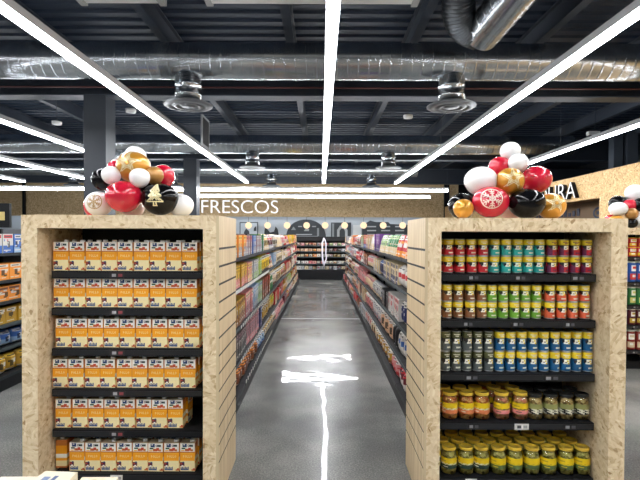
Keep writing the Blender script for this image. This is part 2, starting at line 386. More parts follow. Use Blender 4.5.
dome = [(286 + 20 - 20 * cos(pi * i / 20), 239 - 19.5 * sin(pi * i / 20) ** .8) for i in range(21)]
ex = [(R_(298 + i * 7, 226 + (i % 2) * 3, 302 + i * 7, 227 + (i % 2) * 3), CHALK) for i in range(3)] + [(R_(296, 234, 312, 235), CHALK), (R_(317, 228, 319, 236), GREYP), ([(291, 230), (296, 230), (293.5, 226.5)], GREYP), (R_(304, 230, 309, 231), CHALK), (R_(292, 236, 318, 237), GREYP)]
flat('chalkboard', dome[::-1], 25.9, SLATE, 'domed slate board with chalk drawings on the far wall', 'board', ex)
flat('wall_poster', R_(331, 222.5, 351, 242), 25.9, SLATE, 'dark poster with a pale arch drawn on it', 'poster',
     [([(337, 242), (339.5, 242), (339.5, 231), (341, 228.5), (343.5, 228.5), (345, 231), (345, 242), (347.5, 242), (347.5, 230), (344.5, 225.5), (340, 225.5), (337, 230)], CHALK), (R_(332, 223.5, 334, 241), GREYP)])
flat('wall_sheet', R_(353, 225, 361, 240), 25.9, M((232, 236, 240), .6), 'plain white sheet on the far wall between two dark boards', 'sheet')
flat('menu_board', [(362, 243), (412, 243), (412, 225), (390, 224), (388, 222), (376, 222), (370, 220.5), (366, 223), (362, 226)], 25.9, SLATE, 'wide dark menu board with pale lines on the far wall', 'board',
     [(R_(367 + (i % 3) * 14, 226 + (i // 3) * 4, 376 + (i % 3) * 14, 227.2 + (i // 3) * 4), CHALK) for i in range(9)])
for i, px in enumerate((248.5, 267.5, 287, 306.5, 325, 344.5, 363.5, 383, 402.5)):
    p = P(px, 225.4, 25.0)
    t = thing('globe_lamp', p, f'warm white hanging globe lamp, {ordn(i + 1)} from the FRESCOS lettering', 'lamp', 'globe lamps over the counter')
    MB().lathe([(.175 * sin(pi * k / 14), -.175 * cos(pi * k / 14)) for k in range(1, 14)], 24, GLOBE).build('globe', t)
    MB().tube([(0, 0, .17), (0, 0, 2.85 - p.z)], .008, 6, BLACK).build('cord', t)
p = P(-4, 228, 8.9)
t = thing('screen_stand', (p.x, 8.9, 0), 'black screen with yellow picture on a tall stand past the goods', 'screen')
MB().box(-.22, .27, -.03, .03, 1.72, 2.18, BLACK).build('casing', t)
MB().box(-.14, .18, -.034, -.0301, 1.86, 2.02, M((214, 190, 120), .4)).build('picture', t)
MB().box(-.03, .03, -.02, .02, 0.02, 1.72, BLACK).build('post', t); MB().box(-.25, .25, -.2, .2, 0, .02, BLACK).build('base', t)
t = thing('ceiling_pole', (-15.3, 24.2, 0), 'thin black pole standing before the back fascia', 'pole')
MB().box(-.06, .06, -.06, .06, 0, 4.7, BLACK).build('shaft', t); MB().box(-.15, .15, -.12, .12, 4.7, 4.94, BLACK).build('mount', t)

# ------------------------------------------------------------------ pixel artwork for packaging
def art(cols, rows, base): return [[base] * cols for _ in range(rows)]
def rect(a, x0, y0, x1, y1, c):
    for y in range(max(0, y0), min(len(a), y1)):
        for x in range(max(0, x0), min(len(a[0]), x1)): a[y][x] = c
FONT = {'P': '110101110100100', 'O': '010101101101010', 'L': '100100100100111'}
def letters(a, x, y, txt, c):
    for ch in txt:
        for k, b_ in enumerate(FONT[ch]):
            if b_ == '1' and x + k % 3 < len(a[0]): a[y + k // 3][x + k % 3] = c
        x += 4
def art_box(w, d, h, a, pal, side, top, sidebands=None, bev=0):
    """A carton whose front (towards -Y) carries the printed artwork; origin at the middle of its base, front at y=0."""
    mb = MB(); R, K = len(a), len(a[0])
    for j in range(R):
        i = 0
        while i < K:
            k = i
            while k < K and a[j][k] == a[j][i]: k += 1
            x0, x1 = -w / 2 + w * i / K, -w / 2 + w * k / K; z1_, z0 = h * (1 - j / R), h * (1 - (j + 1) / R)
            mb.quad([(x0, 0, z0), (x1, 0, z0), (x1, 0, z1_), (x0, 0, z1_)], pal[a[j][i]]); i = k
    bands = sidebands or [(0, 1, side)]
    for b0, b1, m in bands:
        for sx in (-1, 1):
            q = [(sx * w / 2, 0, h * b0), (sx * w / 2, d, h * b0), (sx * w / 2, d, h * b1), (sx * w / 2, 0, h * b1)]
            mb.quad(q if sx > 0 else q[::-1], m)
        mb.quad([(w / 2, d, h * b0), (-w / 2, d, h * b0), (-w / 2, d, h * b1), (w / 2, d, h * b1)], m)
    mb.quad([(-w / 2, 0, h), (w / 2, 0, h), (w / 2, d, h), (-w / 2, d, h)], top)
    mb.quad([(-w / 2, d, 0), (w / 2, d, 0), (w / 2, 0, 0), (-w / 2, 0, 0)], side)
    return mb

# ------------------------------------------------------------------ end display units
def display(name_loc, label, zs, tags, slat_side, tagmats):
    """x runs from 0 (slatted aisle side) to 1.168 (outer side) times slat_side; front at y=0."""
    s = slat_side
    t = thing('display_unit', name_loc, label, 'display unit', 'wooden end display units')
    Wd, D, Ht, J = 1.168, .56, (1.715 if slat_side < 0 else 1.706), .094
    def bx(mb, x0, x1, y0, y1, z0, z1_, m):
        a_, b_ = sorted((x0 * s, x1 * s)); mb.box(a_, b_, y0, y1, z0, z1_, m); return mb
    bx(MB(), 0.016, J, 0, D, 0, Ht, OSB).build('side_wall', t)
    bx(MB(), Wd - J, Wd, 0, D, 0, Ht, OSB).build('side_wall', t)
    bx(MB(), J, Wd - J, 0, D, Ht - .078, Ht, OSB).build('header', t)
    bx(MB(), J, Wd - J, .09, D - .01, 0, .085, BLACK).build('plinth', t)
    bx(MB(), J, Wd - J, D - .03, D, .085, Ht - .078, M((22, 23, 25), .6)).build('back_panel', t)
    mb = MB(); bx(mb, .002, .016, .002, D, 0, Ht, RUBBER); z = Ht; tops = [1.512 - .1064 * k for k in range(13)]
    for zt in tops + [0]:
        bx(mb, 0, .0019, .002, D, zt + (.0135 if zt else 0), z, VENEER); z = zt
    mb.build('slat_panel', t)
    bx(MB(), 0, .016, -.001, .002, 0, Ht, M((206, 186, 150), .5)).build('edge_strip', t)
    for k, z in enumerate(zs):
        mb = MB(); bx(mb, J + .028, Wd - J - .028, .115, D - .03, z - .012, z, SHELFB)
        bx(mb, J + .028, Wd - J - .028, .098, .115, z - .044, z + .001, SHELFB); sh = mb.build('shelf', t)
        bx(MB(), J + .034, Wd - J - .034, .0955, .098, z - .037, z - .006, M((30, 31, 34), .3)).build('price_rail', sh)
        for tx, w, st in tags[k]:
            mb = MB(); bx(mb, tx - w / 2, tx + w / 2, .093, .0955, z - .04, z - .004, tagmats[st][0])
            bx(mb, tx - s * w * .18 - w * .14, tx - s * w * .18 + w * .14, .0922, .093, z - .032, z - .014, tagmats[st][1])
            bx(mb, tx + s * w * .25 - w * .14, tx + s * w * .25 + w * .14, .0922, .093, z - .032, z - .014, tagmats[st][2])
            mb.build('price_tag', sh)
    return t
TM = {'r': (M((44, 40, 42), .4), M((170, 170, 172), .4), M((150, 70, 74), .4)), 'd': (M((24, 24, 26), .4), M((150, 150, 152), .4), M((86, 86, 90), .4)), 'w': (M((224, 222, 218), .4), M((60, 60, 62), .4), M((150, 150, 150), .4))}
YL, YRR = 2.77, 2.715
zL = [1.374, 1.147, .898, .647, .396, .124]
display((-.602, YL, 0), 'strand board display unit filled with orange and cream cartons', zL,
        [[(.645, .09, 'r')]] * 3 + [[(.64, .09, 'r')], [(.648, .09, 'r')], [(.65, .075, 'w')]], -1, TM)
zR = [1.374, 1.096, .773, .478, .142]
display((.602, YRR, 0), 'strand board display unit filled with cans and pickle jars', zR,
        [[(.31, .075, 'd'), (.59, .075, 'd'), (.935, .09, 'd')], [(.28, .07, 'd'), (.58, .08, 'd'), (.89, .07, 'd')], [(.305, .09, 'd'), (.785, .1, 'd')],
         [(.32, .075, 'd'), (.61, .085, 'w'), (.9, .085, 'd')], [(.31, .07, 'w')]], 1, TM)
zR2 = [1.36, 1.05, .77, .53, .22]
X2, Y2 = 3.02, 5.6
display((X2, Y2, 0), 'strand board display unit standing further back beside the wooden wall', zR2,
        [[(.3, .08, 'd'), (.8, .08, 'd')]] * 5, 1, TM)

# cartons
pal = {'W': M((244, 242, 234), .4), 'B': M((34, 62, 110), .4), 'G': M((52, 84, 58), .4), 'R': M((200, 72, 48), .4), 'A': M((206, 120, 50), .4), 'O': M((246, 166, 22), .4),
       'o': M((242, 178, 60), .4), 'T': M((250, 216, 150), .4), 'C': M((245, 230, 178), .4), 'b': M((42, 78, 134), .4), 'D': M((88, 34, 44), .4), 'K': M((46, 56, 62), .4)}
a = art(32, 56, 'C')
rect(a, 0, 0, 32, 17, 'W'); rect(a, 6, 1, 15, 8, 'B'); rect(a, 8, 2, 11, 4, 'W'); rect(a, 17, 3, 28, 7, 'K'); rect(a, 18, 4, 20, 6, 'W'); rect(a, 24, 3, 26, 5, 'G')
rect(a, 4, 9, 12, 12, 'G'); rect(a, 11, 11, 20, 16, 'A'); rect(a, 18, 9, 24, 15, 'R'); rect(a, 23, 12, 28, 16, 'A'); rect(a, 14, 12, 17, 15, 'R'); rect(a, 3, 14, 10, 16, 'o')
rect(a, 0, 17, 32, 35, 'O'); rect(a, 0, 17, 32, 19, 'A'); rect(a, 4, 20, 28, 21, 'o'); letters(a, 7, 24, 'POLLO', 'T')
rect(a, 1, 38, 10, 46, 'D'); rect(a, 2, 40, 5, 42, 'R'); rect(a, 6, 37, 9, 40, 'B'); rect(a, 4, 44, 8, 47, 'W')
for i in range(6): rect(a, 2 + i * 3, 48 - (i % 2), 4 + i * 3, 54, 'b')
rect(a, 2, 51, 19, 53, 'b'); rect(a, 25, 52, 32, 56, 'A'); rect(a, 28, 50, 32, 53, 'R'); rect(a, 0, 55, 32, 56, 'C')
rect(a, 0, 0, 1, 56, 'A')
bands = [(0, .06, pal['A']), (.06, .26, pal['C']), (.26, .32, pal['O']), (.32, .36, pal['o']), (.36, .5, pal['W']), (.5, .8, pal['O']), (.8, 1, pal['A'])]
CW, CD, CH = .0945, .068, .176
root = thing('drink_carton', (0, 0, 0), 'tmp label to be replaced', 'carton'); LABELS.clear()
put('carton_body', art_box(CW, CD, CH, a, pal, pal['O'], M((214, 190, 150), .5), bands).mesh('carton_body'), root)
MB().lathe([(.014, CH), (.014, CH + .012), (.012, CH + .014)], 14, WHITE, (.022, .03, 0)).build('cap', root)
CPROTO = root
used = [0]
def place(proto, loc, rz, label, cat, group):
    if proto.get('used') is None:
        proto['used'] = 1; proto.location = loc; proto.rotation_euler.z = rz; return tag(proto, label, cat, group)
    r = clone(proto, loc, rz, label, cat, group)
    return r
SHN = ['top', 'second', 'third', 'fourth', 'fifth', 'bottom']
yF = YL + .128
starts = [60.3, 60.3, 62.3, 58.8, 62.0, 75.0]; pit = [16.1, 16.1, 16.15, 16.05, 16.15, 16.0]; cnt = [9, 9, 9, 9, 8, 8]
for k in range(6):
    for i in range(cnt[k]):
        x = (starts[k] + pit[k] * i - HX) * (yF) / FPX
        n = cnt[k] - i
        for row in range(2):
            if k == 4 and i > 7: continue
            w = 'in front' if row == 0 else 'in the row behind'
            place(CPROTO, (x + rnd.uniform(-.002, .002) + (.004 if row else 0), yF + row * .085 + rnd.uniform(0, .006), zL[k] + .0023), rnd.uniform(-.03, .03),
                  f'orange and cream carton, {ordn(n)} from aisle side {w}, {SHN[k]} display shelf', 'carton', f'orange cartons on the {SHN[k]} shelf')
place(CPROTO, ((191.5 - HX) * 3.06 / FPX, 3.03, zL[4] + .0023), pi / 2 * .97, 'orange carton turned sideways and set back at the aisle side, fifth shelf', 'carton', 'orange cartons on the fifth shelf')
place(CPROTO, ((61 - HX) * 2.95 / FPX - .036, 2.985, zL[5] + .0023), -pi / 2 * .98, 'orange carton turned sideways at the outer side, bottom shelf', 'carton', 'orange cartons on the bottom shelf')

# cans
YEL = M((236, 208, 40), .35, .0, .3); SILV = M((180, 182, 184), .3, .9); WH = M((240, 238, 226), .35); BK = M((28, 28, 30), .4)
def can_proto(name, top, mid, bot, alt, r, h):
    N, Rr = 36, 24
    A_ = art(N, Rr, 'B')
    rect(A_, 0, 0, N, 9, 'T'); rect(A_, 0, 8, N, 9, 'M')
    for off in (0, 18):
        rect(A_, off + 1, 9, off + 17, 12, 'M'); rect(A_, off + 3, 10, off + 6, 14, 'K'); rect(A_, off + 6, 9, off + 12, 14, 'W'); rect(A_, off + 9, 10, off + 11, 12, 'Y'); rect(A_, off + 7, 12, off + 9, 13, 'K'); rect(A_, off + 5, 13, off + 10, 15, 'W'); rect(A_, off + 10, 13, off + 12, 15, 'Y')
        rect(A_, off + 13, 11, off + 16, 14, 'K'); rect(A_, off + 8, 19, off + 14, 21, 'L'); rect(A_, off + 5, 3, off + 13, 4, 'L'); rect(A_, off + 7, 5, off + 11, 6, 'L')
        if alt: rect(A_, off + 0, 13, off + 6, 24, 'L')
    P_ = {'T': top, 'M': mid, 'B': bot, 'K': BK, 'W': WH, 'Y': YEL, 'L': alt or M((226, 222, 200), .4)}
    if alt: P_['L'] = alt
    root = thing(name, (0, 0, 0), 'tmp label to be replaced', 'can'); LABELS.pop('tmp label to be replaced', 0)
    prof = [(r, .004 + (h - .008) * j / Rr) for j in range(Rr + 1)]
    mb = MB(); mb.lathe(prof, N, bot, art=lambda i, j: P_[A_[Rr - 1 - j][(i + 9 + 18) % N]])
    mb.build('can_body', root)
    MB().lathe([(r * .93, h - .006), (r * 1.012, h - .004), (r * 1.012, h), (r * .95, h), (r * .93, h - .003), (0.0005, h - .003)], N, SILV).build('lid', root)
    MB().lathe([(r * .95, 0), (r * 1.012, .001), (r * 1.012, .005), (r, .006)], N, SILV).build('base_rim', root)
    return root
def m_(c): return M(c, .35, 0, .25)
CAN = .0302
KINDS = [
    ('red', can_proto('food_can', YEL, BK, m_((206, 40, 52)), None, CAN, .103), [.784, .854, .925, .996], 0),
    ('teal', can_proto('food_can', YEL, m_((30, 120, 118)), m_((42, 172, 164)), None, CAN, .103), [1.066, 1.137, 1.206, 1.272, 1.339], 0),
    ('crimson', can_proto('food_can', YEL, BK, m_((190, 28, 48)), m_((110, 34, 78)), CAN, .103), [1.415, 1.487, 1.559, 1.63], 0),
    ('brown', can_proto('food_can', YEL, m_((70, 52, 34)), m_((142, 92, 58)), None, CAN, .103), [.778, .848, .919, .99], 1),
    ('green', can_proto('food_can', YEL, m_((76, 104, 40)), m_((108, 168, 48)), None, CAN, .103), [1.054, 1.121, 1.190, 1.257, 1.324], 1),
    ('orange', can_proto('food_can', YEL, BK, m_((222, 96, 60)), None, CAN, .103), [1.408, 1.479, 1.550, 1.621], 1),
    ('olive-grey', can_proto('food_can', m_((82, 84, 46)), BK, m_((84, 92, 92)), None, CAN, .122), [.769, .836, .902, .968, 1.034], 2),
    ('blue', can_proto('food_can', YEL, m_((24, 70, 110)), m_((18, 92, 142)), None, CAN, .122), [1.103, 1.17, 1.238, 1.305, 1.374, 1.441, 1.508, 1.575, 1.643], 2)]
yC = YRR + .17
for col, proto, xs, k in KINDS:
    h = .122 if k == 2 else .103
    for i, x in enumerate(xs):
        rows = (2, 3, 4)[k]
        for row in range(rows):
            for tier in range(2):
                w = ('front', 'second', 'third', 'fourth')[row]
                place(proto, (x - .002 + rnd.uniform(-.0015, .0015), yC + row * .069, zR[k] + .0023 + tier * (h + .001)), rnd.uniform(-.35, .35) if tier else rnd.uniform(-.3, .3),
                      f"{col} can, {ordn(i + 1)} of its colour from aisle side, {w} row, {('lower', 'upper')[tier]} tier", 'can', f'{col} cans on the {SHN[k]} shelf of the can display')

# jars
LIDY = M((226, 190, 62), .3, 0, .2); LIDK = M((30, 30, 28), .3)
def jar_proto(lid, cont, bands, r=.0475, h=.163):
    root = thing('pickle_jar', (0, 0, 0), 'tmp label to be replaced', 'jar'); LABELS.pop('tmp label to be replaced', 0)
    prof = [(.80, 0), (.95, .012), (1, .035), (1, .66), (.97, .72), (.86, .79), (.80, .82), (.80, .87)]
    MB().lathe([(r * a_, h * b_) for a_, b_ in prof], 28, GLASS).build('glass', root)
    MB().lathe([(r * .95 * a_, h * (.01 + b_ * .94)) for a_, b_ in prof], 24, cont).build('contents', root)
    mb = MB(); N = 28; R = 14
    mb.lathe([(r * 1.012, h * (.22 + .40 * j / R)) for j in range(R + 1)], N, bands[0], cap0=False, cap1=False, art=lambda i, j: bands[1](i, j))
    mb.build('label', root)
    MB().lathe([(r * .86, h * .875), (r * .89, h * .885), (r * .89, h * .975), (r * .86, h * .988), (r * .7, h * .99), (r * .68, h * .98), (.0005, h * .98)], 28, lid).build('lid', root)
    return root
def band3(a_, b_, c_, w):
    def f(i, j):
        if j < 5: return c_ if not (7 < i % 14 < 11 and j == 2) else w
        if j < 7: return w if (i * 7 + j * 3) % 5 < 3 else b_
        if j in (9, 10) and 4 < i % 14 < 10: return b_
        return a_
    return f
LY = M((238, 204, 20), .4); LR = M((226, 130, 80), .4); LPK = M((232, 140, 140), .4); LG = M((92, 112, 62), .4); LDG = M((36, 62, 48), .4); LOL = M((150, 150, 86), .4); LW = M((224, 220, 200), .4)
LGD = M((196, 168, 30), .4)
JA = jar_proto(LIDY, OL_OR, (LY, band3(LY, LGD, LR, LW)))
JB = jar_proto(LIDY, OL_PK, (LY, band3(LY, LGD, LPK, M((90, 80, 50), .4))))
def oliveband(i, j):
    if j < 7: return LW if ((i + j) // 3 + j // 4) % 2 else BK
    return LOL
JC = jar_proto(LIDK, OL_BR, (LOL, oliveband), .0455, .155)
JD = jar_proto(LIDY, OL_GR, (LY, band3(LY, LGD, LDG, LW)))
JE = jar_proto(LIDY, OL_GR, (LY, band3(LY, LGD, LG, LY)))
yJ = YRR + .18
for col, pr, xs, depth in (('orange pickle jar with yellow lid', JA, [.800, .902, 1.0], 2), ('pink-labelled pickle jar with yellow lid', JB, [1.123, 1.237], 3), ('dark-lidded olive jar', JC, [1.329, 1.425, 1.519, 1.612], 2)):
    off = {JA: 1, JB: 4, JC: 6}[pr]
    for i, x in enumerate(xs):
        for row in range(depth):
            place(pr, (x - (.012 if row else 0) + rnd.uniform(-.003, .003) - (.02 * (row == 2)), yJ + row * .103, zR[3] + .0023), rnd.uniform(-.4, .4),
                  f"{col}, {ordn(i + off)} from aisle side in {('front', 'second', 'third')[row]} row, fourth shelf", 'jar', 'jars on the fourth shelf')
xs = [.795, .899, .996, 1.099, 1.201, 1.306, 1.408, 1.516, 1.617]
for i, x in enumerate(xs):
    for row in range(4):
        if row == 3 and i > 7: continue
        place(JD if i < 3 else JE, (min(x + (-.02, -.035, .0)[row - 1] if row else x, 1.62) + .003, yJ - .005 + row * .101, zR[4] + .0023), rnd.uniform(-.4, .4),
              f"yellow-lidded green olive jar, {ordn(i + 1)} from aisle side in {('front', 'second', 'third', 'fourth')[row]} row, bottom shelf", 'jar', 'olive jars on the bottom shelf')

# tubes and cans on the display unit further back
TUB = []
def tube_proto(c, top, r, h, accent, name='snack_tube'):
    root = thing(name, (0, 0, 0), 'tmp label to be replaced', 'tube'); LABELS.pop('tmp label to be replaced', 0)
    N, Rr = 24, 16
    A_ = art(N, Rr, 'B')
    for off in (0, 12):
        rect(A_, off + 3, 2, off + 9, 7, 'W'); rect(A_, off + 4, 3, off + 8, 5, 'K'); rect(A_, off + 2, 9, off + 10, 14, 'A'); rect(A_, off + 4, 10, off + 7, 12, 'W')
    P_ = {'B': c, 'W': WH, 'K': accent, 'A': accent}
    MB().lathe([(r, h * .93 * j / Rr) for j in range(Rr + 1)], N, c, art=lambda i, j: P_[A_[Rr - 1 - j][(i + 6 + 12) % N]]).build('tube_body', root)
    MB().lathe([(r * 1.03, h * .93), (r * 1.03, h * .99), (r * .95, h)], N, top).build('lid', root)
    return root
tubes = [('red and yellow can', tube_proto(m_((204, 40, 40)), YEL, .05, .115, YEL, 'food_can'), 0, 2, .115, 9), ('red snack tube', tube_proto(m_((196, 34, 38)), WH, .05, .25, m_((30, 60, 140))), 1, 1, .25, 5),
         ('blue snack tube', tube_proto(m_((36, 92, 170)), WH, .05, .25, m_((210, 60, 50))), 1, 1, .25, 4), ('dark snack tube', tube_proto(m_((44, 32, 34)), WH, .05, .22, m_((190, 60, 44))), 2, 1, .22, 6),
         ('green snack tube', tube_proto(m_((50, 120, 60)), WH, .05, .22, m_((220, 210, 120))), 2, 1, .22, 3), ('light blue snack tube', tube_proto(m_((40, 110, 190)), WH, .05, .19, m_((20, 40, 90))), 3, 1, .19, 6),
         ('maroon snack tube', tube_proto(m_((90, 24, 34)), WH, .05, .19, m_((200, 170, 60))), 3, 1, .19, 3), ('teal snack tube', tube_proto(m_((44, 96, 92)), WH, .05, .24, m_((200, 120, 60))), 4, 1, .24, 6), ('red-brown snack tube', tube_proto(m_((140, 44, 32)), WH, .05, .24, m_((220, 200, 160))), 4, 1, .24, 3)]
cur = [0] * 5
for lab, pr, k, tiers, h, n in tubes:
    for i in range(n):
        x = X2 + .165 + .104 * cur[k]; cur[k] += 1
        for tr in range(tiers):
            tn = ('lower tier, ', 'upper tier, ')[tr] if tiers > 1 else ''
            place(pr, (x, Y2 + .17, zR2[k] + .0023 + tr * (h + .001)), rnd.uniform(-.3, .3), f'{lab}, {ordn(cur[k])} from aisle side, {tn}{SHN[k]} shelf near wooden wall', 'can' if tiers > 1 else 'tube', f'{SHN[k]} shelf of the display unit further back')

# ------------------------------------------------------------------ aisle shelving and goods
COL = {'orange': (226, 140, 44), 'mauve': (150, 112, 120), 'blue': (60, 104, 176), 'grey': (150, 152, 160), 'green': (52, 122, 70), 'yellow': (226, 186, 50), 'red': (190, 44, 50), 'beige': (206, 184, 146),
       'white': (204, 200, 194), 'pink': (206, 130, 130), 'mustard': (180, 138, 40), 'pale green': (150, 176, 120), 'light blue': (140, 170, 200), 'brown': (128, 74, 48), 'dark brown': (66, 48, 44), 'navy': (34, 42, 92),
       'black': (34, 34, 38), 'peach': (222, 176, 140), 'purple': (112, 62, 140), 'cream': (206, 188, 150), 'maroon': (110, 34, 44), 'lime': (160, 180, 60)}
def goods_mesh(kind, c, acc, low, w, h, d, seed):
    r_ = random.Random(seed); m, am, lm = (M(COL[q], .4) for q in (c, acc, low)); wm = M((206, 202, 194), .4); dk = M(tuple(int(v * .4) for v in COL[c]), .45)
    a_ = art(12, 18, 'm'); rect(a_, 0, r_.randint(10, 13), 12, 18, 'l'); rect(a_, 1, 1, 11, 4, 'a' if r_.random() < .6 else 'w')
    x0 = r_.randint(0, 6); rect(a_, x0, 6, x0 + 5, 10, 'w' if r_.random() < .4 else 'a'); x0 = r_.randint(1, 8); rect(a_, x0, 7, x0 + 3, 13, 'd'); rect(a_, 1, 15, 9, 16, 'w'); rect(a_, 2, 2, 9, 3, 'd')
    for _ in range(7):
        x0, y0 = r_.randint(0, 11), r_.randint(4, 16); rect(a_, x0, y0, x0 + r_.randint(1, 3), y0 + r_.randint(1, 2), r_.choice('awdlm'))
    pl = {'m': m, 'a': am, 'w': wm, 'd': dk, 'l': lm}
    if kind == 'box': return art_box(w, d, h, a_, pl, m, m).mesh('food_box')
    mb = MB()
    if kind in ('bag', 'pouch'):
        nu, nv = 12, 18; g = {}
        for side in (0, 1):
            for i in range(nu + 1):
                for j in range(nv + 1):
                    u, v = i / nu * 2 - 1, j / nv
                    bul = (max(0, 1 - abs(u) ** 3) * (max(0, (1 - v)) ** .45 if kind == 'pouch' else max(0, 1 - abs(2 * v - 1) ** 4) ** .6 * .92 + .08 * (v < .9)))
                    ww = w / 2 * (1 - .06 * sin(pi * v)); bul += .03 * sin(7 * u + 3 * v + seed) * bul
                    y = d / 2 + (-1 if side == 0 else 1) * (d / 2) * bul
                    if side == 1 and (i in (0, nu)): g[1, i, j] = g[0, i, j]; continue
                    g[side, i, j] = mb.bm.verts.new((u * ww, y, v * h))
        for side in (0, 1):
            for i in range(nu):
                for j in range(nv):
                    vs = [g[side, i, j], g[side, i + 1, j], g[side, i + 1, j + 1], g[side, i, j + 1]]
                    if len(set(vs)) < 3: continue
                    f = mb.bm.faces.new(vs); f.material_index = mb.mi(pl[a_[17 - j][i]]); f.smooth = True
    else:
        N = 16; r = w / 2
        if kind == 'bottle': prof = [(.86, 0), (1, .02), (1, .15), (1, .3), (1, .45), (1, .58), (.85, .68), (.42, .80), (.40, .90), (.46, .905), (.46, 1.0)]
        else: prof = [(.86, 0), (1, .03), (1, .2), (1, .35), (1, .5), (1, .65), (.86, .76), (.86, .80), (.92, .805), (.92, .97), (.88, 1.0)]
        def fa(i, j):
            if j >= len(prof) - 2: return am
            if 2 <= j <= 4: return wm if (i // 3 + j) % 4 == 0 else (am if j == 4 else lm)
            return m
        mb.lathe([(r * p_, h * q_) for p_, q_ in prof], N, m, (0, d / 2, 0), art=fa)
    return mb.mesh('food_' + kind)
NAMES = {'box': 'food_box', 'bag': 'food_bag', 'pouch': 'food_pouch', 'bottle': 'sauce_bottle', 'jar': 'sauce_jar'}
WORD = {'box': 'box', 'bag': 'bag', 'pouch': 'pouch', 'bottle': 'bottle', 'jar': 'jar'}
CATW = {'box': 'food box', 'bag': 'food bag', 'pouch': 'food pouch', 'bottle': 'bottle', 'jar': 'jar'}
sd = [0]
def fill(side, xf, z, y0, y1, first, palette, hmax, shelf, where, wmin=.10, wmax=.16, unit='such'):
    """Rows of goods along one shelf. side=-1: run at negative x, goods face +x."""
    y = y0; seq = list(first); count = {}
    while y < y1 - .08:
        if seq: kind, c, acc, low, n, w, h = seq.pop(0)
        else:
            kind = rnd.choice(['box', 'box', 'pouch', 'pouch', 'bag', 'bottle', 'jar']); c = rnd.choice(palette); acc = rnd.choice(palette + ['white', 'red']); low = rnd.choice([c, c, acc, 'white', 'cream'])
            n = rnd.randint(3, 6); w = rnd.uniform(wmin, wmax) * (1 if y < 8 else 1.35); h = hmax * rnd.uniform(.78, 1.0)
            if kind in ('bottle', 'jar'): w = .085; n += 2
        sd[0] += 1; d = min(w * 1.0, .12) if kind in ('bottle', 'jar') else .15
        me = goods_mesh(kind, c, acc, low, w, h, d, sd[0])
        for i in range(n):
            if y + w > y1: break
            j = rnd.uniform(.006, .03)
            o = put(NAMES[kind], me, None, (side * xf + side * j, y + w / 2, z + .0012), -side * pi / 2 + rnd.uniform(-.05, .05) )
            key = (c, kind); count[key] = count.get(key, 0) + 1
            tag(o, f'{c} {WORD[kind]}, {ordn(count[key])} {unit} from the near end, {shelf} {where}', CATW[kind], f'goods on the {shelf} {where}')
            y += w + .004
TAGM = M((226, 224, 214), .4)
def tagrow(parent, s, D, L, z):
    me = None; y = .06
    while y < L - .06:
        if me is None: me = MB().box(*sorted((s * D, s * (D + .002))), -.018, .018, z - .03, z + .004, TAGM).mesh('price_tag')
        put('price_tag', me, parent, (0, y, 0)); y += .115
def bay(side, xb, xs, xback, zs, y0, y1, zb, label, ztop, rails, tags=False):
    t = thing('shelving_bay', (side * xback, y0, 0), label, 'shelving', 'bays of the aisle shelving'); L = y1 - y0
    s = -side       # local +x*s points to the aisle
    def bx(x0, x1, a0, a1, z0, z1_, m, mats=None):
        p_, q_ = sorted((s * x0, s * x1)); return MB().box(p_, q_, a0, a1, z0, z1_, m)
    D = xback - xs; DB = xback - xb
    bx(0, .02, 0, L, .05, ztop, M((60, 62, 66), .5)).build('back_panel', t)
    bx(.0, DB, 0, L, .0, zb - .035, BLACK).build('base', t)
    b = bx(.02, DB + .005, .003, L - .003, zb - .035, zb, SHELFB).build('base_shelf', t); bx(DB + .005, DB + .008, .01, L - .01, zb - .032, zb - .002, M((48, 52, 54), .55, 0, 0, .2)).build('price_rail', b)
    for z, rm in zip(zs, rails):
        sh = bx(.02, D, .003, L - .003, z - .03, z, SHELFB).build('shelf', t)
        bx(D, D + .006, .006, L - .006, z - .028, z + .003, rm).build('price_rail', sh)
        if tags and z in (AZ[1], AZ[2], AZ[3]): tagrow(sh, s, D + .006, L, z)
    if tags: tagrow(b, s, DB + .008, L, zb + .012)
    bx(.02, .05, .0005, .03, 0, ztop, BLACK).build('upright', t)
RLG, RLW, RLD = M((70, 78, 80), .55, 0, 0, .2), M((200, 202, 200), .5, 0, 0, .2), M((44, 47, 50), .55, 0, 0, .2)
AZ = [1.376, 1.068, .692, .352]; ZB = .135
for side, wn in ((-1, 'carton'), (1, 'can')):
    for k in range(10):
        y0 = 3.34 + 1.29 * k
        rails = [RLD, RLW if (side < 0 and k < 3) else RLG, RLG, RLG]
        bay(side, .751, .80, 1.185, AZ, y0, y0 + 1.29, ZB, f'black shelving bay, {ordn(k + 1)} from the near end, behind the {wn} display', 1.62, rails, side < 0 and k in (1, 2))
SHA = ['top', 'second', 'third', 'fourth', 'bottom']
BX, BG, PO, BO, JR = 'box', 'bag', 'pouch', 'bottle', 'jar'
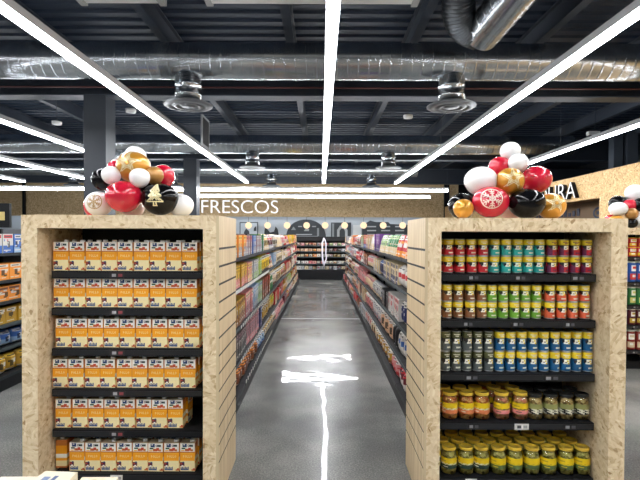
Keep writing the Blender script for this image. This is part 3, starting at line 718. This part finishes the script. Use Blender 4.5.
LF = [
    [(BX, 'mauve', 'orange', 'grey', 8, .13, .22), (BX, 'orange', 'yellow', 'grey', 7, .105, .225), (BX, 'mauve', 'red', 'grey', 4, .11, .22), (BX, 'blue', 'light blue', 'grey', 3, .11, .22), (BX, 'mauve', 'grey', 'grey', 4, .11, .22), (BX, 'green', 'green', 'grey', 2, .16, .235),
     (PO, 'yellow', 'beige', 'beige', 5, .15, .24), (PO, 'red', 'white', 'grey', 4, .14, .23), (BG, 'cream', 'yellow', 'white', 6, .15, .24), (PO, 'beige', 'white', 'beige', 6, .15, .23), (BG, 'pink', 'white', 'white', 6, .15, .23)],
    [(BX, 'mustard', 'yellow', 'pink', 9, .13, .22), (BX, 'mustard', 'yellow', 'pink', 6, .11, .23), (BX, 'pink', 'yellow', 'peach', 3, .11, .22), (BX, 'grey', 'white', 'pale green', 5, .12, .22), (BX, 'lime', 'green', 'pale green', 3, .13, .23), (BG, 'yellow', 'brown', 'yellow', 6, .16, .24),
     (PO, 'red', 'white', 'beige', 4, .15, .23), (BX, 'light blue', 'white', 'white', 3, .14, .22), (BG, 'beige', 'yellow', 'cream', 8, .15, .23)],
    [(BX, 'brown', 'mustard', 'brown', 9, .13, .25), (BX, 'mustard', 'brown', 'brown', 5, .11, .25), (BX, 'pink', 'cream', 'mauve', 4, .13, .27), (BX, 'light blue', 'white', 'grey', 4, .13, .28), (BX, 'pale green', 'light blue', 'pale green', 3, .13, .28), (BX, 'brown', 'red', 'brown', 8, .13, .28),
     (JR, 'green', 'white', 'green', 4, .1, .24), (BG, 'beige', 'white', 'brown', 5, .16, .26), (BG, 'mustard', 'white', 'beige', 5, .15, .26)],
    [(BX, 'dark brown', 'black', 'dark brown', 9, .13, .24), (BX, 'dark brown', 'mauve', 'black', 6, .11, .26), (BX, 'mauve', 'pink', 'pink', 8, .12, .27), (BX, 'navy', 'light blue', 'navy', 3, .12, .25), (BG, 'mustard', 'white', 'beige', 7, .16, .26), (BG, 'lime', 'yellow', 'beige', 4, .16, .25)],
    [(BG, 'brown', 'orange', 'brown', 16, .15, .17), (BG, 'light blue', 'white', 'blue', 4, .16, .17), (BG, 'beige', 'mustard', 'beige', 8, .16, .17)]]
RF = [
    [(PO, 'red', 'orange', 'peach', 12, .1, .23), (PO, 'red', 'white', 'orange', 6, .1, .23), (PO, 'green', 'pale green', 'beige', 7, .1, .235), (PO, 'pale green', 'green', 'beige', 6, .1, .235), (BX, 'purple', 'purple', 'navy', 5, .14, .25), (PO, 'white', 'white', 'beige', 4, .15, .24), (BX, 'beige', 'red', 'mauve', 5, .14, .23), (BX, 'red', 'orange', 'blue', 4, .15, .24),
     (BX, 'pale green', 'red', 'grey', 4, .15, .24), (BG, 'pink', 'white', 'brown', 6, .15, .24)],
    [(BG, 'navy', 'navy', 'navy', 7, .15, .22), (BG, 'white', 'red', 'white', 3, .2, .22), (BX, 'cream', 'navy', 'navy', 8, .13, .22), (BG, 'navy', 'blue', 'navy', 3, .15, .21), (BX, 'beige', 'white', 'grey', 6, .13, .18), (BG, 'pink', 'white', 'beige', 7, .14, .2), (BX, 'brown', 'orange', 'mauve', 6, .14, .2)],
    [(BG, 'orange', 'yellow', 'navy', 7, .15, .24), (BG, 'orange', 'white', 'orange', 1, .16, .24), (BG, 'navy', 'white', 'navy', 2, .16, .24), (BX, 'white', 'red', 'white', 6, .13, .23), (BX, 'black', 'grey', 'dark brown', 5, .13, .2), (BG, 'grey', 'pink', 'beige', 8, .14, .2), (BG, 'beige', 'pink', 'pink', 8, .14, .2)],
    [(BG, 'light blue', 'white', 'white', 8, .15, .24), (BG, 'white', 'blue', 'white', 3, .15, .24), (BG, 'black', 'black', 'black', 2, .15, .26), (BG, 'peach', 'cream', 'peach', 6, .17, .25), (BG, 'grey', 'white', 'pink', 7, .16, .24), (BG, 'pink', 'brown', 'mauve', 8, .15, .22)],
    [(BG, 'maroon', 'red', 'white', 9, .15, .18), (BG, 'pink', 'white', 'red', 3, .16, .18), (BG, 'mustard', 'orange', 'brown', 7, .16, .175), (BG, 'beige', 'white', 'brown', 5, .16, .18), (BG, 'pink', 'white', 'grey', 6, .16, .18)]]
PALL = [['cream', 'pink', 'red', 'white', 'beige', 'yellow'], ['beige', 'yellow', 'red', 'white', 'pink', 'cream'], ['beige', 'mustard', 'white', 'red', 'pink', 'brown'], ['lime', 'mustard', 'beige', 'red', 'pink', 'brown'], ['beige', 'mustard', 'maroon', 'red', 'pink']]
PALR = [['beige', 'red', 'white', 'pink', 'grey', 'orange'], ['beige', 'pink', 'mauve', 'grey', 'red', 'white'], ['beige', 'pink', 'brown', 'black', 'grey', 'white'], ['peach', 'pink', 'beige', 'grey', 'brown'], ['beige', 'pink', 'brown', 'red', 'grey', 'mustard']]
HM = [.24, .23, .27, .27, .17]
for side, FF, PP, wn in ((-1, LF, PALL, 'carton'), (1, RF, PALR, 'can')):
    for k in range(5):
        fill(side, .81 if k < 4 else .765, (AZ + [ZB])[k], 3.38, 16.2, FF[k], PP[k], HM[k], SHA[k], f'aisle shelf behind {wn} display')

# neighbouring run seen past the outer edge of the carton display
NZ = [1.40, 1.12, .90, .66, .42]; NB = .15
for k in range(3):
    y0 = 4.2 + 1.1 * k
    bay(-1, 3.23, 3.27, 3.66, NZ, y0, y0 + 1.1, NB, f'black shelving bay, {ordn(k + 1)} from the near end, past the outer edge of carton display', 1.66, [RLD, RLD, RLD, RLG, RLG])
NF = [
    [(BX, 'white', 'red', 'blue', 3, .16, .2), (BX, 'blue', 'white', 'light blue', 6, .14, .2)],
    [(BX, 'orange', 'peach', 'orange', 3, .2, .17), (JR, 'navy', 'pink', 'grey', 7, .085, .17)],
    [(BX, 'orange', 'brown', 'orange', 3, .2, .15), (BX, 'grey', 'orange', 'white', 5, .16, .15)],
    [(BX, 'mustard', 'dark brown', 'mustard', 8, .18, .16)],
    [(BG, 'blue', 'grey', 'light blue', 9, .16, .16)],
    [(BG, 'mustard', 'yellow', 'mustard', 4, .17, .19), (BG, 'navy', 'light blue', 'grey', 8, .17, .19)]]
for k in range(6):
    fill(-1, 3.28 if k < 5 else 3.245, (NZ + [NB])[k], 4.55, 7.4, NF[k], ['blue', 'grey', 'orange', 'mustard', 'white', 'navy'], (.2, .17, .16, .16, .16, .18)[k], SHN[k], 'shelf past the outer carton edge')

# ------------------------------------------------------------------ chilled cabinet at the end of the aisle
t = thing('chilled_cabinet', (0, 17.0, 0), 'low black open chilled cabinet closing the end of the aisle', 'cabinet')
MB().box(-1.6, 1.6, -.05, .9, 0, .36, M((16, 18, 22), .35)).build('base', t)
MB().box(-1.6, 1.6, .85, .9, .36, 1.40, M((20, 21, 24), .5)).build('back_panel', t)
MB().box(-1.6, 1.6, .15, .9, 1.40, 1.56, M((18, 19, 21), .4)).build('header', t)
for sx in (-1, 1): MB().box(min(sx * 1.6, sx * 1.56), max(sx * 1.6, sx * 1.56), .12, .85, .36, 1.40, BLACK).build('side_panel', t)
FZ = [1.23, 1.02, .82, .57, .40]
for z in FZ[:4]:
    sh = MB().box(-1.55, 1.55, .12, .84, z - .02, z, SHELFB).build('shelf', t); MB().box(-1.55, 1.55, .11, .12, z - .03, z + .005, RLG).build('price_rail', sh)
FC = [(['pink', 'peach', 'brown', 'grey'], ['grey', 'pale green', 'maroon', 'white']), (['peach', 'orange', 'peach'], ['dark brown', 'grey']), (['orange', 'white', 'cream'], ['white', 'grey', 'mustard']), (['white', 'white', 'pink'], ['white', 'grey', 'cream']), (['grey', 'white', 'cream'], ['cream', 'grey', 'beige'])]
for k, z in enumerate(FZ):
    cn = {}
    if k == 4: z = .36
    for i in range(20):
        x = -1.43 + i * .15; c = rnd.choice(FC[k][0] if x < 0.15 else FC[k][1])
        me = goods_mesh('box' if rnd.random() < .5 else 'bag', c, rnd.choice(['white', 'red', 'cream']), c, .13, .1 if k < 4 else .12, .14, 900 + k * 40 + i)
        o = put('chilled_pack', me, None, (x, 17.16, z + .0012), rnd.uniform(-.1, .1)); cn[c] = cn.get(c, 0) + 1
        tag(o, f'{c} chilled pack, {ordn(cn[c])} such from the carton side, {SHA[k]} shelf of black cabinet', 'chilled pack', f'packs on the {SHA[k]} shelf of the chilled cabinet')
pts = lambda px0, px1: [(P(px0, 240, 16.9).x - (P(323, 240, 16.9).x), 0, z_) for z_ in ()]
mb = MB(); WV = M((232, 228, 240), .35)
x0 = P(324, 240, 16.9).x
mb.tube([(x0 + dx, 16.92, z_) for dx, z_ in ((-.01, 1.5), (-.02, 1.44), (-.06, 1.34), (-.06, .85), (-.03, .64), (0, .52))], .028, 8, WV)
mb.tube([(x0 + dx, 16.92, z_) for dx, z_ in ((-.005, 1.5), (.04, 1.42), (.07, 1.3), (.065, .95), (.09, .85), (.08, .74), (.02, .6), (0, .5))], .024, 8, WV)
mb.box(x0 - .03, x0 + .01, 16.9, 17.148, 1.48, 1.52, WV)
o = mb.build('hanging_strap'); tag(o, 'looped white strap hanging down the front of the black cabinet', 'strap')

# ------------------------------------------------------------------ balloons
def lathe_balloon(m):
    mb = MB(); prof = [(sin(pi * k / 22) * (1.0 - .06 * cos(pi * k / 22)), -cos(pi * k / 22)) for k in range(1, 22)]
    mb.lathe(prof, 36, m); return mb
BC = {'white': M((236, 236, 236), .28, 0, .4), 'red': M((200, 24, 52), .22, 0, .6), 'black': M((10, 10, 12), .14, 0, 0, .25), 'gold': M((206, 146, 46), .28, .35, .5), 'pale pink': M((240, 214, 206), .3, 0, .4), 'dull gold': M((176, 128, 66), .3, .3, .4)}
PRT = M((238, 224, 176), .35, .2)
def strips(lines, w):
    """Flat ribbons along polylines (2D), cut short enough to wrap a balloon."""
    q = []
    for ln in lines:
        for (x0, y0), (x1, y1) in zip(ln, ln[1:]):
            L = math.hypot(x1 - x0, y1 - y0)
            if L < 1e-6: continue
            n = max(1, int(L / .12)); nx, ny = -(y1 - y0) / L * w / 2, (x1 - x0) / L * w / 2
            for k in range(n):
                a0, a1 = k / n, (k + 1) / n
                A0 = (x0 + (x1 - x0) * a0, y0 + (y1 - y0) * a0); A1 = (x0 + (x1 - x0) * a1, y0 + (y1 - y0) * a1)
                q.append([(A0[0] - nx, A0[1] - ny), (A1[0] - nx, A1[1] - ny), (A1[0] + nx, A1[1] + ny), (A0[0] + nx, A0[1] + ny)])
    return q
def pol(r, a): return (r * sin(a), r * cos(a))
def emblem(kind):
    if kind == 'snowflake_print':
        ln = [[pol(1, 2 * pi * i / 28) for i in range(29)]]
        for k in range(6):
            a0 = 2 * pi * k / 6; ln.append([(0, 0), pol(.95, a0)])
            for rr in (.4, .65): ln.append([pol(rr + .22, a0 - .32), pol(rr, a0), pol(rr + .22, a0 + .32)])
            ln.append([pol(.3, a0), pol(.3, a0 + pi / 3)])
        return strips(ln, .10)
    if kind == 'star_print':
        out = [pol(1.1 if k % 2 == 0 else .48, pi * k / 5) for k in range(11)]; inn = [pol(.7 if k % 2 == 0 else .3, pi * k / 5) for k in range(11)]
        return strips([out, inn] + [[pol(.2, 2 * pi * k / 5), pol(1.3, 2 * pi * k / 5 + .12)] for k in range(5)], .085)
    ln = []
    for yb, yt, w in ((-.75, -.05, .75), (-.25, .4, .6), (.2, .95, .42)):
        ln.append([(-w, yb), (0, yt), (w, yb), (-w, yb)]); ln.append([(-w * .6, yb + .1), (0, yt - .15), (w * .6, yb + .1)]); ln.append([(-w * .3, yb + .12), (0, yb + .4), (w * .3, yb + .12)])
    ln += [[(-.12, -1.1), (-.12, -.75)], [(.12, -1.1), (.12, -.75)], [(-.22, -1.12), (.22, -1.12)]]
    return strips(ln, .11)
def balloon(px, py, rx, ry, d, col, label, group, deco=None, rest=None):
    p = P(px, py, d); ax, az = W(rx, d), W(ry, d)
    if rest is not None: p.z = rest + az
    t = thing('balloon', p, label, 'balloon', group)
    me = lathe_balloon(BC[col]).mesh('skin')
    tilt = rnd.uniform(-.5, .5)
    for v in me.vertices: v.co = Vector((v.co.x * ax, v.co.y * ax, v.co.z * az))
    put('skin', me, t)
    k = MB().lathe([(.012, 0), (.02, -.018), (.008, -.02)], 10, BC[col]); kn = k.build('knot', t, (0, ax * .985, 0)); kn.rotation_euler = (pi / 2, 0, 0)
    if deco:
        kind, ex, ey, er = deco; mb = MB(); cx, cz, er = 0, 0, W(er * 1.08, d)
        for _ in range(6):
            dd = d - ax * sqrt(max(.05, 1 - (cx / ax) ** 2 - (cz / az) ** 2)); q_ = P(ex, ey, dd); cx, cz = q_.x - p.x, q_.z - P(px, py, d).z
        for q in emblem(kind):
            ps = []
            for u, v in q:
                x, z = cx + u * er, cz + v * er; q = max(-.97, min(.97, z / az)); rr = ax * sqrt(1 - q * q) * (1 + .06 * q)
                x = max(-rr * .97, min(rr * .97, x)); ps.append((x * 1.01, -sqrt(rr * rr - x * x) * 1.012 - .001, q * az * 1.01))
            mb.quad(ps, {'red': M((236, 208, 196), .4), 'white': M((176, 146, 92), .4)}.get(col, PRT))
        mb.build(kind, t)
    return t
G1, G2, G3 = 'balloons on the carton display', 'balloons on the can display', 'balloons on the display further back'
T1, T2 = 1.715, 1.706
balloon(135.3, 157, 10.5, 10.3, 3.12, 'white', 'small white balloon at the very top of the carton display bunch', G1)
balloon(133.5, 167.5, 16.5, 15.5, 3.05, 'gold', 'gold balloon with star print over the carton display', G1, ('star_print', 127, 162.5, 8.5))
balloon(116.5, 169, 9, 9, 3.16, 'red', 'red balloon mostly hidden behind gold star balloon, carton display', G1)
balloon(103, 180, 11, 11, 3.10, 'black', 'black balloon partly behind a small white one, carton display', G1)
balloon(111.2, 175.5, 9.3, 9, 2.98, 'white', 'small white balloon in front of a black one, carton display', G1)
balloon(139.6, 178, 10, 9.8, 2.94, 'white', 'small white balloon below the gold star balloon, carton display', G1)
balloon(154.3, 175.8, 9, 9, 3.02, 'dull gold', 'small dull gold balloon between white and red, carton display', G1)
balloon(163, 176.5, 11.5, 11.5, 3.12, 'red', 'red balloon above the black tree balloon, carton display', G1)
balloon(92, 203, 8, 10.5, 3.1, 'red', 'red balloon peeking out behind the white snowflake balloon', G1, None, T1)
balloon(99, 202, 13.2, 12.5, 3.02, 'white', 'white balloon with pale snowflake print on the carton display', G1, ('snowflake_print', 93.5, 199.5, 6.3), T1)
balloon(124, 196.8, 17.8, 16, 2.96, 'red', 'large plain red balloon at the centre of carton display bunch', G1)
balloon(133, 206, 11, 9, 3.12, 'pale pink', 'pale pink balloon low behind the large red one, carton display', G1, None, T1)
balloon(144.5, 187, 9, 9, 3.1, 'black', 'small black balloon deep between red and tree balloons', G1)
balloon(160, 199.3, 18, 16, 2.98, 'black', 'black balloon with cream fir tree print', G1, ('tree_print', 154.5, 193.5, 9.5))
balloon(181, 204.3, 12.3, 11.4, 3.06, 'white', 'plain white balloon beside the black tree balloon', G1, None, T1)
balloon(509, 152, 9.8, 9.6, 3.1, 'white', 'small white balloon at the very top of the can display bunch', G2)
balloon(517, 163.4, 9.7, 9.5, 3.02, 'white', 'small white balloon, second from the top, can display bunch', G2)
balloon(498.5, 167.5, 10.8, 10.5, 3.1, 'red', 'small red balloon just below the topmost white ones, can display', G2)
balloon(480, 181.5, 16, 14.5, 2.98, 'white', 'large white balloon above the red snowflake balloon', G2)
balloon(509, 181.8, 13.8, 13.6, 2.93, 'gold', 'gold balloon with star print amid the can display bunch', G2, ('star_print', 513, 178, 8))
balloon(535, 180.2, 15, 13.8, 3.03, 'red', 'large red balloon above the gold end balloon, can display', G2)
balloon(461.5, 205, 13.4, 13.2, 3.03, 'black', 'black balloon behind a small gold one, can display', G2, None, T2)
balloon(463, 209, 10, 9.8, 2.86, 'gold', 'small plain gold balloon in front of a black one', G2, None, T2)
balloon(490, 202.3, 18, 15.8, 2.9, 'red', 'large red balloon with white snowflake print', G2, ('snowflake_print', 492, 198.5, 8.6))
balloon(511, 209, 12, 9, 3.1, 'pale pink', 'pale pink balloon low between red and black ones, can display', G2, None, T2)
balloon(526, 203.8, 17.8, 15, 2.88, 'black', 'large glossy black balloon at front of the can display bunch', G2)
balloon(550.5, 205.7, 13.7, 13.2, 2.97, 'gold', 'gold balloon with star print at the outer end, can display', G2, ('star_print', 556, 202, 7), T2)
balloon(633.5, 193.5, 9, 8.8, 5.9, 'white', 'large white balloon topping the bunch near the wooden wall', G3)
balloon(617, 204, 8.5, 8.2, 5.95, 'black', 'black balloon behind white one, bunch near the wooden wall', G3)
balloon(617.3, 209.3, 8.6, 7, 5.75, 'white', 'white balloon in front of a black one, bunch near wooden wall', G3)
balloon(628.5, 206, 7.3, 6.6, 5.85, 'red', 'red balloon below the topmost white, bunch near wooden wall', G3)
balloon(630.5, 214, 6.2, 5.8, 5.72, 'dull gold', 'dull gold balloon beneath a red one, bunch near wooden wall', G3)
balloon(616, 220, 7.5, 6.5, 5.75, 'gold', 'gold balloon resting lowest at outer end, bunch near wooden wall', G3, None, T2)
balloon(611, 219, 7, 7, 5.9, 'red', 'red balloon low behind gold one, bunch near wooden wall', G3, None, T2)
balloon(639.5, 205, 7, 7, 5.8, 'black', 'black balloon beside red one at mid height near wooden wall', G3)
balloon(640, 220, 9, 8.5, 5.75, 'white', 'white balloon resting low beside black one near wooden wall', G3, None, T2)
balloon(631, 223, 5.5, 5, 5.72, 'black', 'small black balloon resting low, bunch near the wooden wall', G3, None, T2)

# ------------------------------------------------------------------ foreground cartons
t = thing('low_plinth', (-1.16, 1.98, 0), 'low dark plinth carrying pale cartons in front of carton display', 'plinth')
MB().box(-.42, .42, -.3, .3, .03, .24, BLACK).build('body', t)
for sx in (-.36, .36):
    for sy in (-.24, .24): MB().box(sx - .03, sx + .03, sy - .03, sy + .03, 0, .03, BLACK).build('foot', t)
CRM = M((232, 222, 200), .5); 
def pale(x, y, w, d, z1_, rz, label, red):
    t = thing('food_carton', (x, y, .24), label, 'carton', 'pale cartons at the bottom edge', rz)
    MB().box(-w / 2, w / 2, -d / 2, d / 2, 0, z1_ - .24, CRM).build('carton_body', t)
    mb = MB(); h = z1_ - .24 + .001
    for x0, x1, y0, y1, m in ((-.3, -.1, .1, .3, M((120, 140, 176), .5)), (-.02, .1, .12, .34, M((90, 110, 150), .5)), (.0, .35, -.15, .05, M((236, 170, 120), .5)), (-.35, -.05, -.3, -.1, M((240, 196, 150), .5))):
        mb.quad([(x0 * w, y0 * d, h), (x1 * w, y0 * d, h), (x1 * w, y1 * d, h), (x0 * w, y1 * d, h)], m)
    mb.build('top_print', t)
pale(-1.235, 2.08, .16, .26, .474, -.06, 'pale carton with orange and blue print standing highest on plinth', 1)
pale(-1.43, 2.10, .17, .24, .443, .03, 'pale carton on plinth nearest its outer edge', 0)
pale(-1.045, 2.10, .17, .24, .443, .02, 'pale carton on plinth nearest the aisle', 0)

# ------------------------------------------------------------------ world and view
w = bpy.data.worlds.new('world'); S.world = w; w.use_nodes = True
w.node_tree.nodes['Background'].inputs[0].default_value = (.5, .55, .6, 1); w.node_tree.nodes['Background'].inputs[1].default_value = .05
S.view_settings.view_transform = 'Standard'; S.view_settings.look = 'None'; S.view_settings.gamma = 1.0; S.view_settings.exposure = 0.0
S.view_settings.use_curve_mapping = False
S.cycles.max_bounces = 7; S.cycles.diffuse_bounces = 4; S.cycles.glossy_bounces = 4; S.cycles.transparent_max_bounces = 8
S.cycles.caustics_reflective = False; S.cycles.caustics_refractive = False
S.cycles.use_denoising = True
for k, v in LABELS.items():
    if len(v) > 1: print('DUP LABEL', k, v[:3])
kc = {}
for o in bpy.data.objects:
    if o.get('category'): kc[o.name.split('.')[0]] = kc.get(o.name.split('.')[0], 0) + 1
print('KINDS', kc)
